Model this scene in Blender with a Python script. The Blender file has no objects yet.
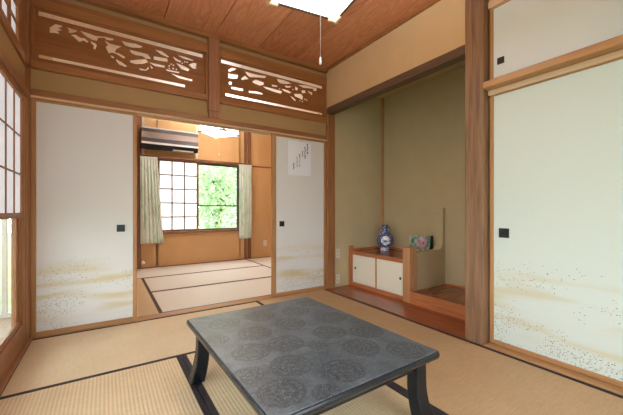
import bpy, bmesh, math, random
from mathutils import Vector, Matrix, Euler
random.seed(7)
C = bpy.context.scene.collection
PI = math.pi
R = math.radians

# ------------------------------------------------------------------ colours
SAT = .93
def lin(c):
    c = c / 255.0
    return c / 12.92 if c <= 0.04045 else ((c + 0.055) / 1.055) ** 2.4
def col(r, g, b, k=1.0):
    r, g, b = lin(r) * k, lin(g) * k, lin(b) * k
    y = .3 * r + .55 * g + .15 * b
    return tuple(y + (q - y) * SAT for q in (r, g, b)) + (1.0,)

# ------------------------------------------------------------------ node helper
class N:
    def __init__(s, name):
        s.m = bpy.data.materials.new(name); s.m.use_nodes = True
        s.t = s.m.node_tree; s.t.nodes.clear()
        s.out = s.t.nodes.new('ShaderNodeOutputMaterial')
    def n(s, typ, **kw):
        x = s.t.nodes.new(typ)
        for k, v in kw.items(): setattr(x, k, v)
        return x
    def l(s, a, b): s.t.links.new(a, b)
    def put(s, sock, v):
        if hasattr(v, 'links') or isinstance(v, bpy.types.NodeSocket): s.l(v, sock)
        else: sock.default_value = v
    def math(s, op, a, b=None, c=None, clamp=False):
        x = s.n('ShaderNodeMath', operation=op, use_clamp=clamp)
        s.put(x.inputs[0], a)
        if b is not None: s.put(x.inputs[1], b)
        if c is not None: s.put(x.inputs[2], c)
        return x.outputs[0]
    def obj(s): return s.n('ShaderNodeTexCoord').outputs['Object']
    def map(s, v, scale=(1, 1, 1), loc=(0, 0, 0), rot=(0, 0, 0)):
        x = s.n('ShaderNodeMapping'); s.l(v, x.inputs[0])
        x.inputs['Scale'].default_value = scale; x.inputs['Location'].default_value = loc
        x.inputs['Rotation'].default_value = rot
        return x.outputs[0]
    def sep(s, v):
        x = s.n('ShaderNodeSeparateXYZ'); s.l(v, x.inputs[0]); return x.outputs
    def noise(s, v, scale=5, detail=3, rough=.5, dist=0):
        x = s.n('ShaderNodeTexNoise'); s.l(v, x.inputs['Vector'])
        x.inputs['Scale'].default_value = scale; x.inputs['Detail'].default_value = detail
        x.inputs['Roughness'].default_value = rough; x.inputs['Distortion'].default_value = dist
        return x.outputs['Fac']
    def voro(s, v, scale=5, rnd=1, out='Distance', feature='F1'):
        x = s.n('ShaderNodeTexVoronoi', feature=feature); s.l(v, x.inputs['Vector'])
        x.inputs['Scale'].default_value = scale; x.inputs['Randomness'].default_value = rnd
        return x.outputs[out]
    def ramp(s, f, stops, interp='LINEAR'):
        x = s.n('ShaderNodeValToRGB'); s.l(f, x.inputs[0]); r = x.color_ramp; r.interpolation = interp
        while len(r.elements) < len(stops): r.elements.new(0.5)
        for e, (p, c) in zip(r.elements, stops):
            e.position = p; e.color = c if len(c) == 4 else (*c, 1)
        return x.outputs[0]
    def step(s, f, a, b):            # smooth 0..1 between a and b
        x = s.n('ShaderNodeMapRange', interpolation_type='SMOOTHSTEP'); s.l(f, x.inputs[0])
        x.inputs[1].default_value = a; x.inputs[2].default_value = b
        return x.outputs[0]
    def mix(s, f, a, b):
        x = s.n('ShaderNodeMix', data_type='RGBA')
        s.put(x.inputs[0], f); s.put(x.inputs[6], a); s.put(x.inputs[7], b)
        return x.outputs[2]
    def bsdf(s, c, rough=.5, spec=.5, bump=None, bstr=.2, bdist=.01, coat=0, metal=0, emit=None, estr=0, coatr=.1):
        b = s.n('ShaderNodeBsdfPrincipled')
        s.put(b.inputs['Base Color'], c); s.put(b.inputs['Roughness'], rough)
        b.inputs['Specular IOR Level'].default_value = spec
        b.inputs['Coat Weight'].default_value = coat; b.inputs['Coat Roughness'].default_value = coatr
        b.inputs['Metallic'].default_value = metal
        if emit is not None:
            s.put(b.inputs['Emission Color'], emit); s.put(b.inputs['Emission Strength'], estr)
        if bump is not None:
            x = s.n('ShaderNodeBump'); s.l(bump, x.inputs['Height'])
            x.inputs['Strength'].default_value = bstr; x.inputs['Distance'].default_value = bdist
            s.l(x.outputs[0], b.inputs['Normal'])
        s.l(b.outputs[0], s.out.inputs[0])
        return s.m

# ------------------------------------------------------------------ materials
_w = {}
def wood(key, light, dark, axis='z', rough=.42, spec=.4, k=1.0, fine=46, coat=0):
    kk = (key, axis)
    if kk in _w: return _w[kk]
    n = N('wood_%s_%s' % (key, axis))
    al = {'x': 0, 'y': 1, 'z': 2}[axis]
    sc = [1.0, 1.0, 1.0]; sc[al] = .05
    sc2 = [1.0, 1.0, 1.0]; sc2[al] = .12
    oi = n.n('ShaderNodeObjectInfo')
    v = n.n('ShaderNodeVectorMath', operation='ADD'); n.l(n.obj(), v.inputs[0])
    rr = n.n('ShaderNodeVectorMath', operation='SCALE'); rr.inputs[0].default_value = (3.7, 5.1, 2.3)
    n.l(oi.outputs['Random'], rr.inputs[3]); n.l(rr.outputs[0], v.inputs[1])
    a = n.noise(n.map(v.outputs[0], sc), fine, 4, .6, .8)
    b = n.noise(n.map(v.outputs[0], sc2), 7, 2, .5, 1.2)
    f = n.math('ADD', n.math('MULTIPLY', a, .6), n.math('MULTIPLY', b, .4))
    c = n.ramp(f, [(.32, col(*dark, k)), (.66, col(*light, k))])
    _w[kk] = n.bsdf(c, rough, spec, a, .08, .004, coat)
    return _w[kk]
def W(axis): return wood('trim', (172, 118, 70), (136, 86, 46), axis)
def WR(axis): return wood('frieze', (176, 118, 66), (142, 88, 44), axis)
def WD(axis): return wood('carving', (166, 108, 56), (138, 84, 42), axis)
def WP(axis): return wood('pillar', (164, 122, 88), (100, 73, 53), axis, .5)
def WC(axis): return wood('alcove', (208, 128, 74), (164, 90, 46), axis, .35)
def WL(axis): return wood('lacquer', (172, 92, 50), (128, 62, 32), axis, .22, .4, coat=.15)
def WB(axis): return wood('beam', (116, 88, 66), (84, 62, 46), axis, .5)
def WU(axis): return wood('pale', (230, 196, 158), (206, 168, 130), axis, .5)
def WN(axis): return wood('frame', (196, 146, 94), (160, 112, 66), axis)

def plain(name, c, rough=.5, spec=.4, **kw):
    n = N(name); return n.bsdf(c, rough, spec, **kw)
def plaster(name, c1, c2):
    n = N(name); v = n.obj()
    a = n.noise(v, 260, 3, .7); b = n.noise(v, 5, 3, .55)
    c = n.mix(n.math('ADD', n.math('MULTIPLY', a, .5), n.math('MULTIPLY', b, .5)), col(*c1), col(*c2))
    return n.bsdf(c, .92, .1, a, .25, .003)
M = {}
M['tan'] = plaster('plaster_tan', (164, 132, 88), (188, 155, 108))
M['tan_lamplit'] = plaster('plaster_tan_lamplit', (206, 172, 126), (226, 193, 148))  # lighter copy of the tan plaster: lamp light put into its colour
M['olive'] = plaster('plaster_olive', (180, 162, 124), (204, 187, 148))
M['orange'] = plaster('plaster_orange', (196, 152, 100), (218, 174, 122))
M['black'] = plain('black_metal', col(26, 27, 32), .35)
M['cabinet_paper'] = plain('cabinet_paper', col(236, 231, 212), .7, .2)
M['white'] = plain('white_plastic', col(235, 233, 228), .4)
M['ivory'] = plain('ivory_plastic', col(214, 206, 188), .4)
M['paper'] = plain('note_paper', col(232, 234, 242), .8, .1)
M['ink'] = plain('ink', col(60, 60, 72), .8, .1)
M['ink_faint'] = plain('ink_faint', col(168, 168, 182), .8, .1)
M['cord'] = plain('cord', col(205, 200, 195), .6)
M['heri'] = plain('mat_border', col(62, 54, 56), .75, .15)
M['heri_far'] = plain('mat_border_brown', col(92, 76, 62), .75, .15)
M['dark_metal'] = plain('dark_sash', col(96, 84, 74), .4, .4)
M['alu'] = plain('pale_aluminium', col(215, 218, 218), .4, .4)
M['earth'] = plain('earth', col(150, 160, 120), .9, .1)
M['bark'] = plain('bark', col(130, 105, 85), .9, .1)

def make_tatami(name, axis, strength, light, dark):
    n = N(name); v = n.obj(); x, y, z = n.sep(v)
    u = x if axis == 'y' else y              # stripes run along axis
    w = y if axis == 'y' else x
    s = n.math('SINE', n.math('MULTIPLY', u, 2 * PI / .0175))
    s01 = n.math('MULTIPLY_ADD', s, .5, .5)
    fine = n.noise(n.map(v, (1, .06, 1) if axis == 'x' else (.06, 1, 1)), 330, 2, .6)   # rush strands cross the ridges
    big = n.noise(v, 3.0, 3, .6)
    f = n.math('ADD', n.math('MULTIPLY', s01, strength), n.math('ADD', n.math('MULTIPLY', fine, .6), n.math('MULTIPLY', big, .35)))
    c = n.ramp(f, [(.2, col(*dark)), (.95, col(*light))])
    h = n.math('ADD', n.math('MULTIPLY', s01, 1.0), n.math('MULTIPLY', fine, .4))
    return n.bsdf(c, .55, .3, h, .35 * strength / .35, .004)
M['tat_y'] = make_tatami('rush_lengthwise', 'y', .27, (238, 212, 172), (188, 156, 114))
M['tat_yw'] = make_tatami('rush_faint', 'y', .12, (224, 190, 146), (176, 140, 98))  # browner copy of the rush: the light on that side put into its colour
M['tat_x'] = make_tatami('rush_crosswise', 'x', .12, (236, 214, 180), (202, 174, 136))
M['tat_far_x'] = make_tatami('rush_lit_pale_x', 'x', .1, (246, 243, 238), (232, 226, 217))  # same rush as the near mats, whitened to stand for bright light
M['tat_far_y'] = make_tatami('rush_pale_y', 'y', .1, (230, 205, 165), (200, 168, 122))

def make_fusuma(name, base, tint):
    n = N(name); v = n.obj(); x, y, z = n.sep(v)
    oi = n.n('ShaderNodeObjectInfo')
    av = n.n('ShaderNodeVectorMath', operation='ADD'); n.l(v, av.inputs[0])
    sc = n.n('ShaderNodeVectorMath', operation='SCALE'); n.l(oi.outputs['Location'], sc.inputs[0]); sc.inputs[3].default_value = 1.7
    n.l(sc.outputs[0], av.inputs[1]); p = av.outputs[0]
    # long thin mist bands
    m1 = n.noise(n.map(p, (.9, .9, 6.5)), 1.7, 2, .45, .3)
    band = n.step(m1, .43, .70)
    zone = n.math('MULTIPLY', n.step(z, .06, .16), n.math('SUBTRACT', 1.0, n.step(z, .36, .62)))
    gold = n.math('MULTIPLY', n.math('MULTIPLY', band, zone), .85)
    m2 = n.noise(n.map(p, (.7, .7, 5.0), (4, 1, 7)), 1.5, 2, .45, .2)
    silver = n.math('MULTIPLY', n.math('MULTIPLY', n.step(m2, .5, .7), n.math('SUBTRACT', 1.0, n.step(z, .5, .9))), .3)
    pap = n.noise(p, 140, 2, .6)
    c = n.mix(n.math('MULTIPLY', pap, .12), col(*base), col(250, 250, 244))
    c = n.mix(silver, c, col(*tint))
    c = n.mix(gold, c, col(206, 190, 138))
    # scattered leaf specks
    d = n.voro(n.map(p, (1, 1, 1.5)), 84, 1)
    spk = n.math('LESS_THAN', d, .33)
    dens = n.noise(n.map(p, (1.2, 1.2, 3.5), (2, 5, 3)), 2.2, 2, .5)
    cell = n.sep(n.voro(n.map(p, (1, 1, 1.5)), 84, 1, 'Color'))
    low = n.math('SUBTRACT', .95, n.math('MULTIPLY', z, 1.5))
    pick = n.math('LESS_THAN', cell[0], n.math('MULTIPLY', low, n.step(dens, .44, .60)))
    on = n.math('MULTIPLY', n.math('MULTIPLY', spk, pick), n.math('LESS_THAN', z, .6))
    sc2 = n.ramp(cell[1], [(0, col(100, 96, 88)), (.4, col(164, 144, 96)), (.65, col(130, 138, 150)), (.85, col(70, 68, 66))], 'CONSTANT')
    c = n.mix(n.math('MULTIPLY', on, .8), c, sc2)
    return n.bsdf(c, .75, .2, pap, .05, .002)
M['fus'] = make_fusuma('fusuma_paper', (217, 217, 216), (206, 204, 196))
M['fus_green'] = make_fusuma('fusuma_paper_cool', (208, 219, 213), (208, 216, 208))
M['fus_plain'] = plain('fusuma_paper_plain', col(222, 231, 234), .75, .2)

def emis_paper(name, c, e):  # paper glows by emission, standing in for daylight behind it
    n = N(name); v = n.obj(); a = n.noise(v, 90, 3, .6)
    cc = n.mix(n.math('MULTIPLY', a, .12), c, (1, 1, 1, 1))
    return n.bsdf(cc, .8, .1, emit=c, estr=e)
M['shoji_left'] = emis_paper('shoji_paper_self_glow', col(214, 220, 228), .50)
M['shoji_bright'] = emis_paper('shoji_paper_bright_glow', col(250, 252, 255), .85)
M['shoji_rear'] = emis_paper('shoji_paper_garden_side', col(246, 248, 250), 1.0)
M['lamp'] = plain('lamp_shade', col(250, 250, 250), .5, emit=(.95, .98, 1, 1), estr=7)
M['lamp_up'] = plain('lamp_top_boost', col(250, 250, 250), .5, emit=(.95, .98, 1, 1), estr=25)
M['lamp_far_up'] = plain('lamp_top_boost_far', col(250, 250, 250), .5, emit=(.95, .98, 1, 1), estr=85)
M['lamp_far'] = plain('lamp_shade_far', col(250, 250, 250), .5, emit=(.95, .98, 1, 1), estr=5)

def glass():
    n = N('window_glass')
    t = n.n('ShaderNodeBsdfTransparent'); t.inputs[0].default_value = (.96, .98, .97, 1)
    g = n.n('ShaderNodeBsdfGlossy'); g.inputs['Roughness'].default_value = .02
    fr = n.n('ShaderNodeFresnel'); fr.inputs[0].default_value = 1.45
    mx = n.n('ShaderNodeMixShader'); bf = n.n('ShaderNodeNewGeometry').outputs['Backfacing']
    n.l(n.math('MULTIPLY', fr.outputs[0], n.math('SUBTRACT', 1.0, bf)), mx.inputs[0]); n.l(t.outputs[0], mx.inputs[1]); n.l(g.outputs[0], mx.inputs[2])
    n.l(mx.outputs[0], n.out.inputs[0]); return n.m
M['glass'] = glass()

def curtain_mat():
    n = N('curtain_cloth'); v = n.obj()
    a = n.noise(n.map(v, (1, 1, .35)), 14, 3, .6, .5)
    c = n.ramp(a, [(.38, col(242, 252, 240)), (.52, col(250, 255, 250)), (.62, col(214, 236, 206)), (.72, col(246, 254, 244))])
    d = n.n('ShaderNodeBsdfDiffuse'); n.l(c, d.inputs[0])
    t = n.n('ShaderNodeBsdfTranslucent'); n.l(c, t.inputs[0])
    mx = n.n('ShaderNodeMixShader'); mx.inputs[0].default_value = .18
    n.l(d.outputs[0], mx.inputs[1]); n.l(t.outputs[0], mx.inputs[2]); n.l(mx.outputs[0], n.out.inputs[0]); return n.m
M['curtain'] = curtain_mat()

def leaf_mat(name, c1, c2):
    n = N(name); v = n.obj(); a = n.noise(v, 3, 3, .6)
    c = n.mix(n.step(a, .35, .65), col(*c1), col(*c2))
    d = n.n('ShaderNodeBsdfDiffuse'); n.l(c, d.inputs[0])
    t = n.n('ShaderNodeBsdfTranslucent'); n.l(c, t.inputs[0])
    mx = n.n('ShaderNodeMixShader'); mx.inputs[0].default_value = .4
    n.l(d.outputs[0], mx.inputs[1]); n.l(t.outputs[0], mx.inputs[2]); n.l(mx.outputs[0], n.out.inputs[0]); return n.m
M['leaf'] = leaf_mat('leaf_pale', (190, 214, 176), (218, 232, 202))
M['leaf2'] = leaf_mat('leaf_cool', (192, 216, 196), (222, 236, 218))

def ceiling_mat(name, c1, c2):
    n = N(name); v = n.obj(); x, y, z = n.sep(v)
    board = n.math('FLOOR', n.math('DIVIDE', n.math('ADD', x, .459), .443))
    wn = n.n('ShaderNodeTexWhiteNoise', noise_dimensions='1D'); n.l(board, wn.inputs['W'])
    off = n.n('ShaderNodeCombineXYZ'); n.l(n.math('MULTIPLY', wn.outputs[0], 9.0), off.inputs[1]); n.l(n.math('MULTIPLY', wn.outputs[0], 5.0), off.inputs[0])
    av = n.n('ShaderNodeVectorMath', operation='ADD'); n.l(v, av.inputs[0]); n.l(off.outputs[0], av.inputs[1])
    a = n.noise(n.map(av.outputs[0], (1, .045, 1)), 55, 4, .6, 1.0)
    b = n.noise(n.map(av.outputs[0], (1, .16, 1)), 5, 2, .5, 2.2)
    rings = n.math('MULTIPLY_ADD', n.math('SINE', n.math('MULTIPLY', b, 60.0)), .5, .5)
    f = n.math('ADD', n.math('MULTIPLY', a, .55), n.math('ADD', n.math('MULTIPLY', rings, .2), n.math('MULTIPLY', wn.outputs[0], .18)))
    c = n.ramp(f, [(.22, col(*c2)), (.72, col(*c1))])
    return n.bsdf(c, .42, .35, a, .05, .003)
M['ceil'] = ceiling_mat('ceiling_cedar', (222, 154, 108), (182, 112, 72))
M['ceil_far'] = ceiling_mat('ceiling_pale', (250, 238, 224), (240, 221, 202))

# table top: dark blue grey lacquer with round flower medallions
MED = [(.823,1.457,1),(.686,1.256,1),(.605,1.067,1),(.49,.925,1),(.93,1.253,1),(.75,.925,1),(.943,1.037,1),(1.087,.91,1),
       (.79,1.15,.52),(.518,1.258,1),(1.07,1.42,1),(.614,1.441,1),(.613,.84,.6),(1.09,1.16,1),(.53,1.65,1),(.74,1.66,1),(.95,1.62,1),(1.10,1.72,.9),(.43,1.46,.7),(.44,1.09,.7)]
TC = (.788, 1.327); TROT = .02
def table_mat():
    n = N('table_top_medallions'); v = n.obj()
    warp = n.noise(v, 26, 2, .6)
    mask = None
    for (mx, my, s) in MED:
        dx, dy = mx - TC[0], my - TC[1]
        lx = dx * math.cos(-TROT) - dy * math.sin(-TROT); ly = dx * math.sin(-TROT) + dy * math.cos(-TROT)
        d = n.n('ShaderNodeVectorMath', operation='DISTANCE'); n.l(v, d.inputs[0]); d.inputs[1].default_value = (lx, ly, .335)
        q = n.math('DIVIDE', d.outputs['Value'], .086 * s)
        mask = q if mask is None else n.math('MINIMUM', mask, q)
    mm = n.math('ADD', mask, n.math('MULTIPLY', n.math('SUBTRACT', warp, .5), .35))
    inside = n.math('SUBTRACT', 1.0, n.step(mm, .93, 1.03))
    petals = n.step(n.noise(v, 95, 2, .7, 1.6), .46, .58)
    ring = n.math('MULTIPLY_ADD', n.math('SINE', n.math('MULTIPLY', mask, 19.0)), .5, .5)
    pat = n.math('MULTIPLY', inside, n.math('MULTIPLY_ADD', n.math('MULTIPLY', petals, ring), .5, n.math('MULTIPLY', petals, .5)))
    cloud = n.noise(v, 7, 4, .65, .6); grit = n.noise(v, 160, 3, .7)
    base = n.ramp(n.math('ADD', n.math('MULTIPLY', cloud, .5), n.math('MULTIPLY', grit, .5)), [(.38, col(66, 77, 87)), (.62, col(116, 126, 134))])
    dark = n.mix(n.math('MULTIPLY', inside, .75), base, col(42, 50, 58))
    c = n.mix(n.math('MULTIPLY', pat, .6), dark, col(136, 146, 154))
    return n.bsdf(c, n.math('MULTIPLY_ADD', grit, .2, .27), .4, grit, .06, .002)
M['table'] = table_mat()
M['table_edge'] = plain('table_edge_lacquer', col(32, 37, 44), .25, .5)
M['table_leg'] = plain('table_leg_lacquer', col(22, 26, 32), .25, .35)

def vase_mat():
    n = N('vase_porcelain'); v = n.obj(); x, y, z = n.sep(v)
    r = n.math('SQRT', n.math('ADD', n.math('POWER', x, 2.0), n.math('POWER', n.math('SUBTRACT', z, .125), 2.0)))
    a = n.noise(v, 34, 3, .6, .8); b = n.noise(v, 60, 2, .6)
    blue = n.mix(n.step(b, .55, .68), col(66, 90, 142), col(200, 214, 238))
    med = n.mix(n.step(a, .50, .58), col(232, 238, 244), col(74, 98, 150))
    front = n.math('MULTIPLY', n.math('LESS_THAN', r, .062), n.math('LESS_THAN', y, 0.0))
    c = n.mix(front, blue, med)
    ringm = n.math('MULTIPLY', n.math('GREATER_THAN', r, .058), n.math('LESS_THAN', r, .066))
    c = n.mix(n.math('MULTIPLY', ringm, .9), c, col(50, 70, 130))
    c = n.mix(n.math('LESS_THAN', z, .035), c, n.mix(n.step(a, .52, .6), col(214, 222, 236), col(80, 104, 160)))
    return n.bsdf(c, .15, .5, coat=.5)
M['vase'] = vase_mat()
def flower_mat():
    n = N('flower_print'); v = n.obj(); x, y, z = n.sep(v)
    p = n.voro(v, 26, 1, 'Color'); ps = n.sep(p)
    leafc = n.ramp(ps[0], [(0, col(140, 176, 150)), (.35, col(190, 214, 190)), (.6, col(236, 242, 232)), (.8, col(150, 180, 184))], 'CONSTANT')
    d = n.n('ShaderNodeVectorMath', operation='DISTANCE'); n.l(v, d.inputs[0]); d.inputs[1].default_value = (-.03, 0, .15)
    pinkm = n.math('SUBTRACT', 1.0, n.step(n.math('ADD', d.outputs['Value'], n.math('MULTIPLY', n.noise(v, 24, 2), .08)), .095, .125))
    pink = n.ramp(ps[1], [(0, col(222, 130, 176)), (.4, col(242, 184, 214)), (.7, col(252, 232, 242))], 'CONSTANT')
    c = n.mix(pinkm, leafc, pink)
    c = n.mix(n.math('GREATER_THAN', n.math('SUBTRACT', x, n.math('MULTIPLY', z, .12)), .085), c, col(24, 26, 30))
    return n.bsdf(c, .35, .4)
M['flower'] = flower_mat()
def green_mat():
    n = N('leaf_print'); v = n.obj(); p = n.sep(n.voro(v, 30, 1, 'Color'))
    c = n.ramp(p[0], [(0, col(120, 170, 134)), (.4, col(186, 218, 190)), (.7, col(230, 240, 224))], 'CONSTANT')
    return n.bsdf(c, .4, .4)
M['green'] = green_mat()

# ------------------------------------------------------------------ geometry helpers
class MB:
    def __init__(s): s.bm = bmesh.new()
    def box(s, x0, y0, z0, x1, y1, z1, bev=.002, seg=1):
        x0, x1 = sorted((x0, x1)); y0, y1 = sorted((y0, y1)); z0, z1 = sorted((z0, z1))
        t = bmesh.new()
        vs = [t.verts.new(p) for p in ((x0,y0,z0),(x1,y0,z0),(x1,y1,z0),(x0,y1,z0),(x0,y0,z1),(x1,y0,z1),(x1,y1,z1),(x0,y1,z1))]
        for f in ((3,2,1,0),(4,5,6,7),(0,1,5,4),(1,2,6,5),(2,3,7,6),(3,0,4,7)): t.faces.new([vs[i] for i in f])
        if bev: bmesh.ops.bevel(t, geom=t.edges[:], offset=min(bev, .3*min(x1-x0, y1-y0, z1-z0)), segments=seg, profile=.5, affect='EDGES')
        s.merge(t); return s
    def merge(s, t):
        me = bpy.data.meshes.new('tmp'); t.to_mesh(me); t.free(); s.bm.from_mesh(me); bpy.data.meshes.remove(me)
    def sweep(s, secs, cap=True):          # list of rings (each list of points)
        rows = [[s.bm.verts.new(p) for p in r] for r in secs]
        k = len(rows[0])
        for a, b in zip(rows, rows[1:]):
            for i in range(k): s.bm.faces.new((a[i], a[(i+1)%k], b[(i+1)%k], b[i]))
        if cap: s.bm.faces.new(rows[0][::-1]); s.bm.faces.new(rows[-1])
        return s
    def tube(s, pts, r, k=8):
        secs = []
        pts = [Vector(p) for p in pts]
        for i, p in enumerate(pts):
            d = (pts[min(i+1, len(pts)-1)] - pts[max(i-1, 0)]).normalized()
            u = d.orthogonal().normalized() if abs(d.z) < .99 else Vector((1, 0, 0))
            if i and abs(d.z) < .99:
                u = (lastu - d * lastu.dot(d)).normalized()
            lastu = u
            w = d.cross(u); rr = r[i] if isinstance(r, (list, tuple)) else r
            secs.append([p + (u*math.cos(2*PI*j/k) + w*math.sin(2*PI*j/k))*rr for j in range(k)])
        return s.sweep(secs)
    def lathe(s, prof, k=28, sy=1.0, c=(0, 0)):
        return s.sweep([[(c[0]+r*math.cos(2*PI*j/k), c[1]+r*sy*math.sin(2*PI*j/k), z) for j in range(k)] for r, z in prof])
    def prism(s, pts, y0, y1):             # polygon in xz, extruded in y
        a = [s.bm.verts.new((x, y0, z)) for x, z in pts]; b = [s.bm.verts.new((x, y1, z)) for x, z in pts]
        s.bm.faces.new(a); s.bm.faces.new(b[::-1])
        for i in range(len(pts)): j = (i+1) % len(pts); s.bm.faces.new((a[j], a[i], b[i], b[j]))
        return s
    def build(s, name, mat, parent=None, smooth=False, origin=None):
        bmesh.ops.recalc_face_normals(s.bm, faces=s.bm.faces[:])
        if parent is not None and origin is None and parent.get('_abs'): origin = parent.location
        if origin is not None: bmesh.ops.translate(s.bm, verts=s.bm.verts[:], vec=-Vector(origin))
        me = bpy.data.meshes.new(name); s.bm.to_mesh(me); s.bm.free()
        me.materials.append(mat)
        if smooth:
            for p in me.polygons: p.use_smooth = True
        o = bpy.data.objects.new(name, me); C.objects.link(o)
        if parent is not None: o.parent = parent
        elif origin is not None: o.location = origin
        return o
def tag(o, label, cat, group=None, kind='thing'):
    o['label'] = label; o['category'] = cat; o['kind'] = kind
    if group: o['group'] = group
    return o
def thing(name, label, cat, loc=(0, 0, 0), rz=0, group=None, absolute=False):
    o = bpy.data.objects.new(name, None); C.objects.link(o); o.empty_display_size = .1
    o.location = loc; o.rotation_euler = (0, 0, rz)
    if absolute: o['_abs'] = 1             # children given in world coordinates
    return tag(o, label, cat, group)
def struct(name, mb, mat, label=None, parent=None):
    o = mb.build(name, mat, parent); o['kind'] = 'structure'
    if label: o['label'] = label; o['category'] = label.split()[-1] if False else name.split('_')[0]
    return o
def copy_tree(o, parent=None):
    c = o.copy(); C.objects.link(c)
    if parent is not None: c.parent = parent
    for ch in list(o.children): copy_tree(ch, c)
    return c
def B(*a, **k): return MB().box(*a, **k)

# ================================================================== SETTING
XL, XR, YB, ZC = -.465, 2.157, 3.02, 2.61
struct('floor', B(-.6, -.75, -.25, 3.35, 5.95, -.055, bev=0), plain('subfloor', col(120, 95, 70), .8), 'bare boards under the straw mats')
# --- ceiling of the near room: wide cedar boards with open seams
c = MB(); x = -.902
while x < 2.3:
    c.box(x + .003, -.6, ZC, x + .440, 3.1, ZC + .02, bev=.003); x += .443
struct('ceiling', c, M['ceil'], 'brown cedar board ceiling with wide planks')
struct('ceiling', B(-.9, -.6, ZC + .024, 2.35, 3.1, ZC + .1, bev=0), plain('ceiling_back', col(70, 46, 32), .9), 'boarding above the ceiling planks, darkened as seam shade')  # backing coloured dark to stand in for shade in the open seams
c = MB(); x = -.902
while x < 3.2:
    c.box(x + .003, 3.14, 2.60, x + .440, 5.85, 2.62, bev=.003); x += .443
c.box(-.9, 3.1, 2.622, 3.4, 5.9, 2.7, bev=0)
struct('ceiling', c, M['ceil_far'], 'pale board ceiling of the room beyond')

# --- partition wall between the rooms (above the sliding doors)
w = B(-.52, 3.045, 1.80, 2.24, 3.095, 2.0)
w.box(-.52, 3.045, 2.50, 2.24, 3.095, 2.62)
struct('wall_back', w, M['tan'], 'tan plaster wall bands above the sliding doors')
w = B(2.24, 3.03, -.05, 3.2, 3.075, 2.62)
struct('wall_alcove', w, M['olive'], 'olive plaster side wall of the alcove')
w = B(2.30, 3.078, -.05, 3.2, 3.13, 2.62)
struct('wall_partition', w, M['orange'], 'orange plaster wall behind the alcove')
# --- alcove (tokonoma)
w = B(3.145, 1.15, -.05, 3.22, 3.05, 2.62)
w.box(2.3, 1.15, -.05, 3.2, 1.22, 2.62)
w.box(2.28, 1.2, 2.45, 3.2, 3.05, 2.5)
struct('wall_alcove', w, M['olive'], 'olive plaster rear wall of the alcove')
w = B(2.2, 1.2, 2.14, 2.27, 3.03, 2.62)
struct('wall_right', w, M['tan_lamplit'], 'tan plaster header wall above the alcove')
w = B(2.26, -.6, 2.385, 2.33, 1.18, 2.62); w.box(2.42, -.6, -.05, 2.47, 1.2, 2.62)  # unseen wall behind the doors, added to seal off light
struct('wall_closet', w, M['tan_lamplit'], 'plaster wall around the closet doors')
# --- left wall
w = B(-.54, -.6, 1.785, -.485, 3.03, 1.975); w.box(-.54, -.6, 2.50, -.485, 3.03, 2.62)
w.box(-.54, -.66, -.05, -.485, -.5, 1.80)  # unseen near stretch left open so added daylight reaches the alcove
struct('wall_left', w, M['tan'], 'tan plaster band between the paper windows')
w = B(-.54, 3.08, -.05, -.485, 5.8, 2.62)
struct('wall_left', w, M['orange'], 'orange plaster side wall of the room beyond')
# --- rear wall (behind the photographer) with a glass opening added to let in daylight
w = B(-.54, -.66, 1.8, 2.45, -.60, 2.62); w.box(-.54, -.66, -.05, .3, -.60, 1.8); w.box(1.5, -.66, -.05, 2.45, -.60, 1.8)
struct('wall_front', w, M['tan'], 'tan plaster wall opposite the alcove room opening')
rw = thing('added_window', 'unseen sliding glass doors added in the wall opposite to let in daylight', 'window', (.9, -.62, 0), absolute=True); rw['kind'] = 'structure'
g = B(.3, -.65, 0, 1.5, -.61, .06); g.box(.3, -.65, 1.76, 1.5, -.61, 1.8)
for xx in (.32, .89, .91, 1.48): g.box(xx-.02, -.645, .06, xx+.02, -.615, 1.76)
g.build('frame', M['alu'], rw)
B(.34, -.632, .06, 1.46, -.628, 1.76, bev=0).build('glass', M['glass'], rw)
# --- far room
w = MB()
w.box(-.54, 5.72, -.05, .72, 5.80, 2.62, bev=0); w.box(2.12, 5.72, -.05, 3.3, 5.80, 2.62, bev=0)
w.box(.70, 5.72, -.05, 2.14, 5.80, .565, bev=0); w.box(.70, 5.72, 1.80, 2.14, 5.80, 2.62, bev=0)
struct('wall_back', w, M['orange'], 'orange plaster wall with the window')
w = B(3.06, 3.1, -.05, 3.12, 5.8, 2.62)
struct('wall_right', w, M['orange'], 'orange plaster end wall of the room beyond')

# --- trims : posts, rails, cornices
def trim(i, mb, mat, label): return struct('trim_%d' % i, mb, mat, label)
k = MB()                                         # kamoi with two door tracks cut into its underside
k.box(-.47, 3.015, 1.775, 2.215, 3.135, 1.822)
trim(1, k, W('x'), 'lintel rail over the sliding doors')
k = MB()  # paler wood than the rail: light bounced off the mats is painted in
for (a, b) in ((3.016, 3.040), (3.072, 3.080), (3.112, 3.134)): k.box(-.468, a, 1.762, 2.213, b, 1.7755)
trim(26, k, WU('x'), 'grooved track under the lintel rail with bounce light painted pale')
k = B(-.47, 3.022, -.05, 2.215, 3.135, .004)
trim(2, k, WN('x'), 'wooden floor track under the sliding doors')
k = B(2.205, 3.0, -.05, 2.312, 3.13, 2.615, bev=.004)
trim(3, k, W('z'), 'square corner post between sliding door and alcove')
k = B(-.54, 3.02, -.05, -.457, 3.13, 2.615, bev=.004)
trim(4, k, WD('z'), 'corner post beside the paper window')
k = B(.811, 2.995, 1.878, .915, 3.09, 2.615, bev=.004); k.box(.818, 3.008, 1.82, .908, 3.06, 1.88)
trim(5, k, wood('strut', (180, 124, 88), (146, 94, 62), 'z'), 'short post between the two carved transoms')
k = B(-.49, 2.99, 2.568, 2.21, 3.05, 2.612); k.box(2.17, 1.2, 2.585, 2.21, 3.03, 2.612); k.box(-.49, -.6, 2.568, -.45, 3.03, 2.612); k.box(2.19, -.6, 2.585, 2.27, 1.2, 2.612)
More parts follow.
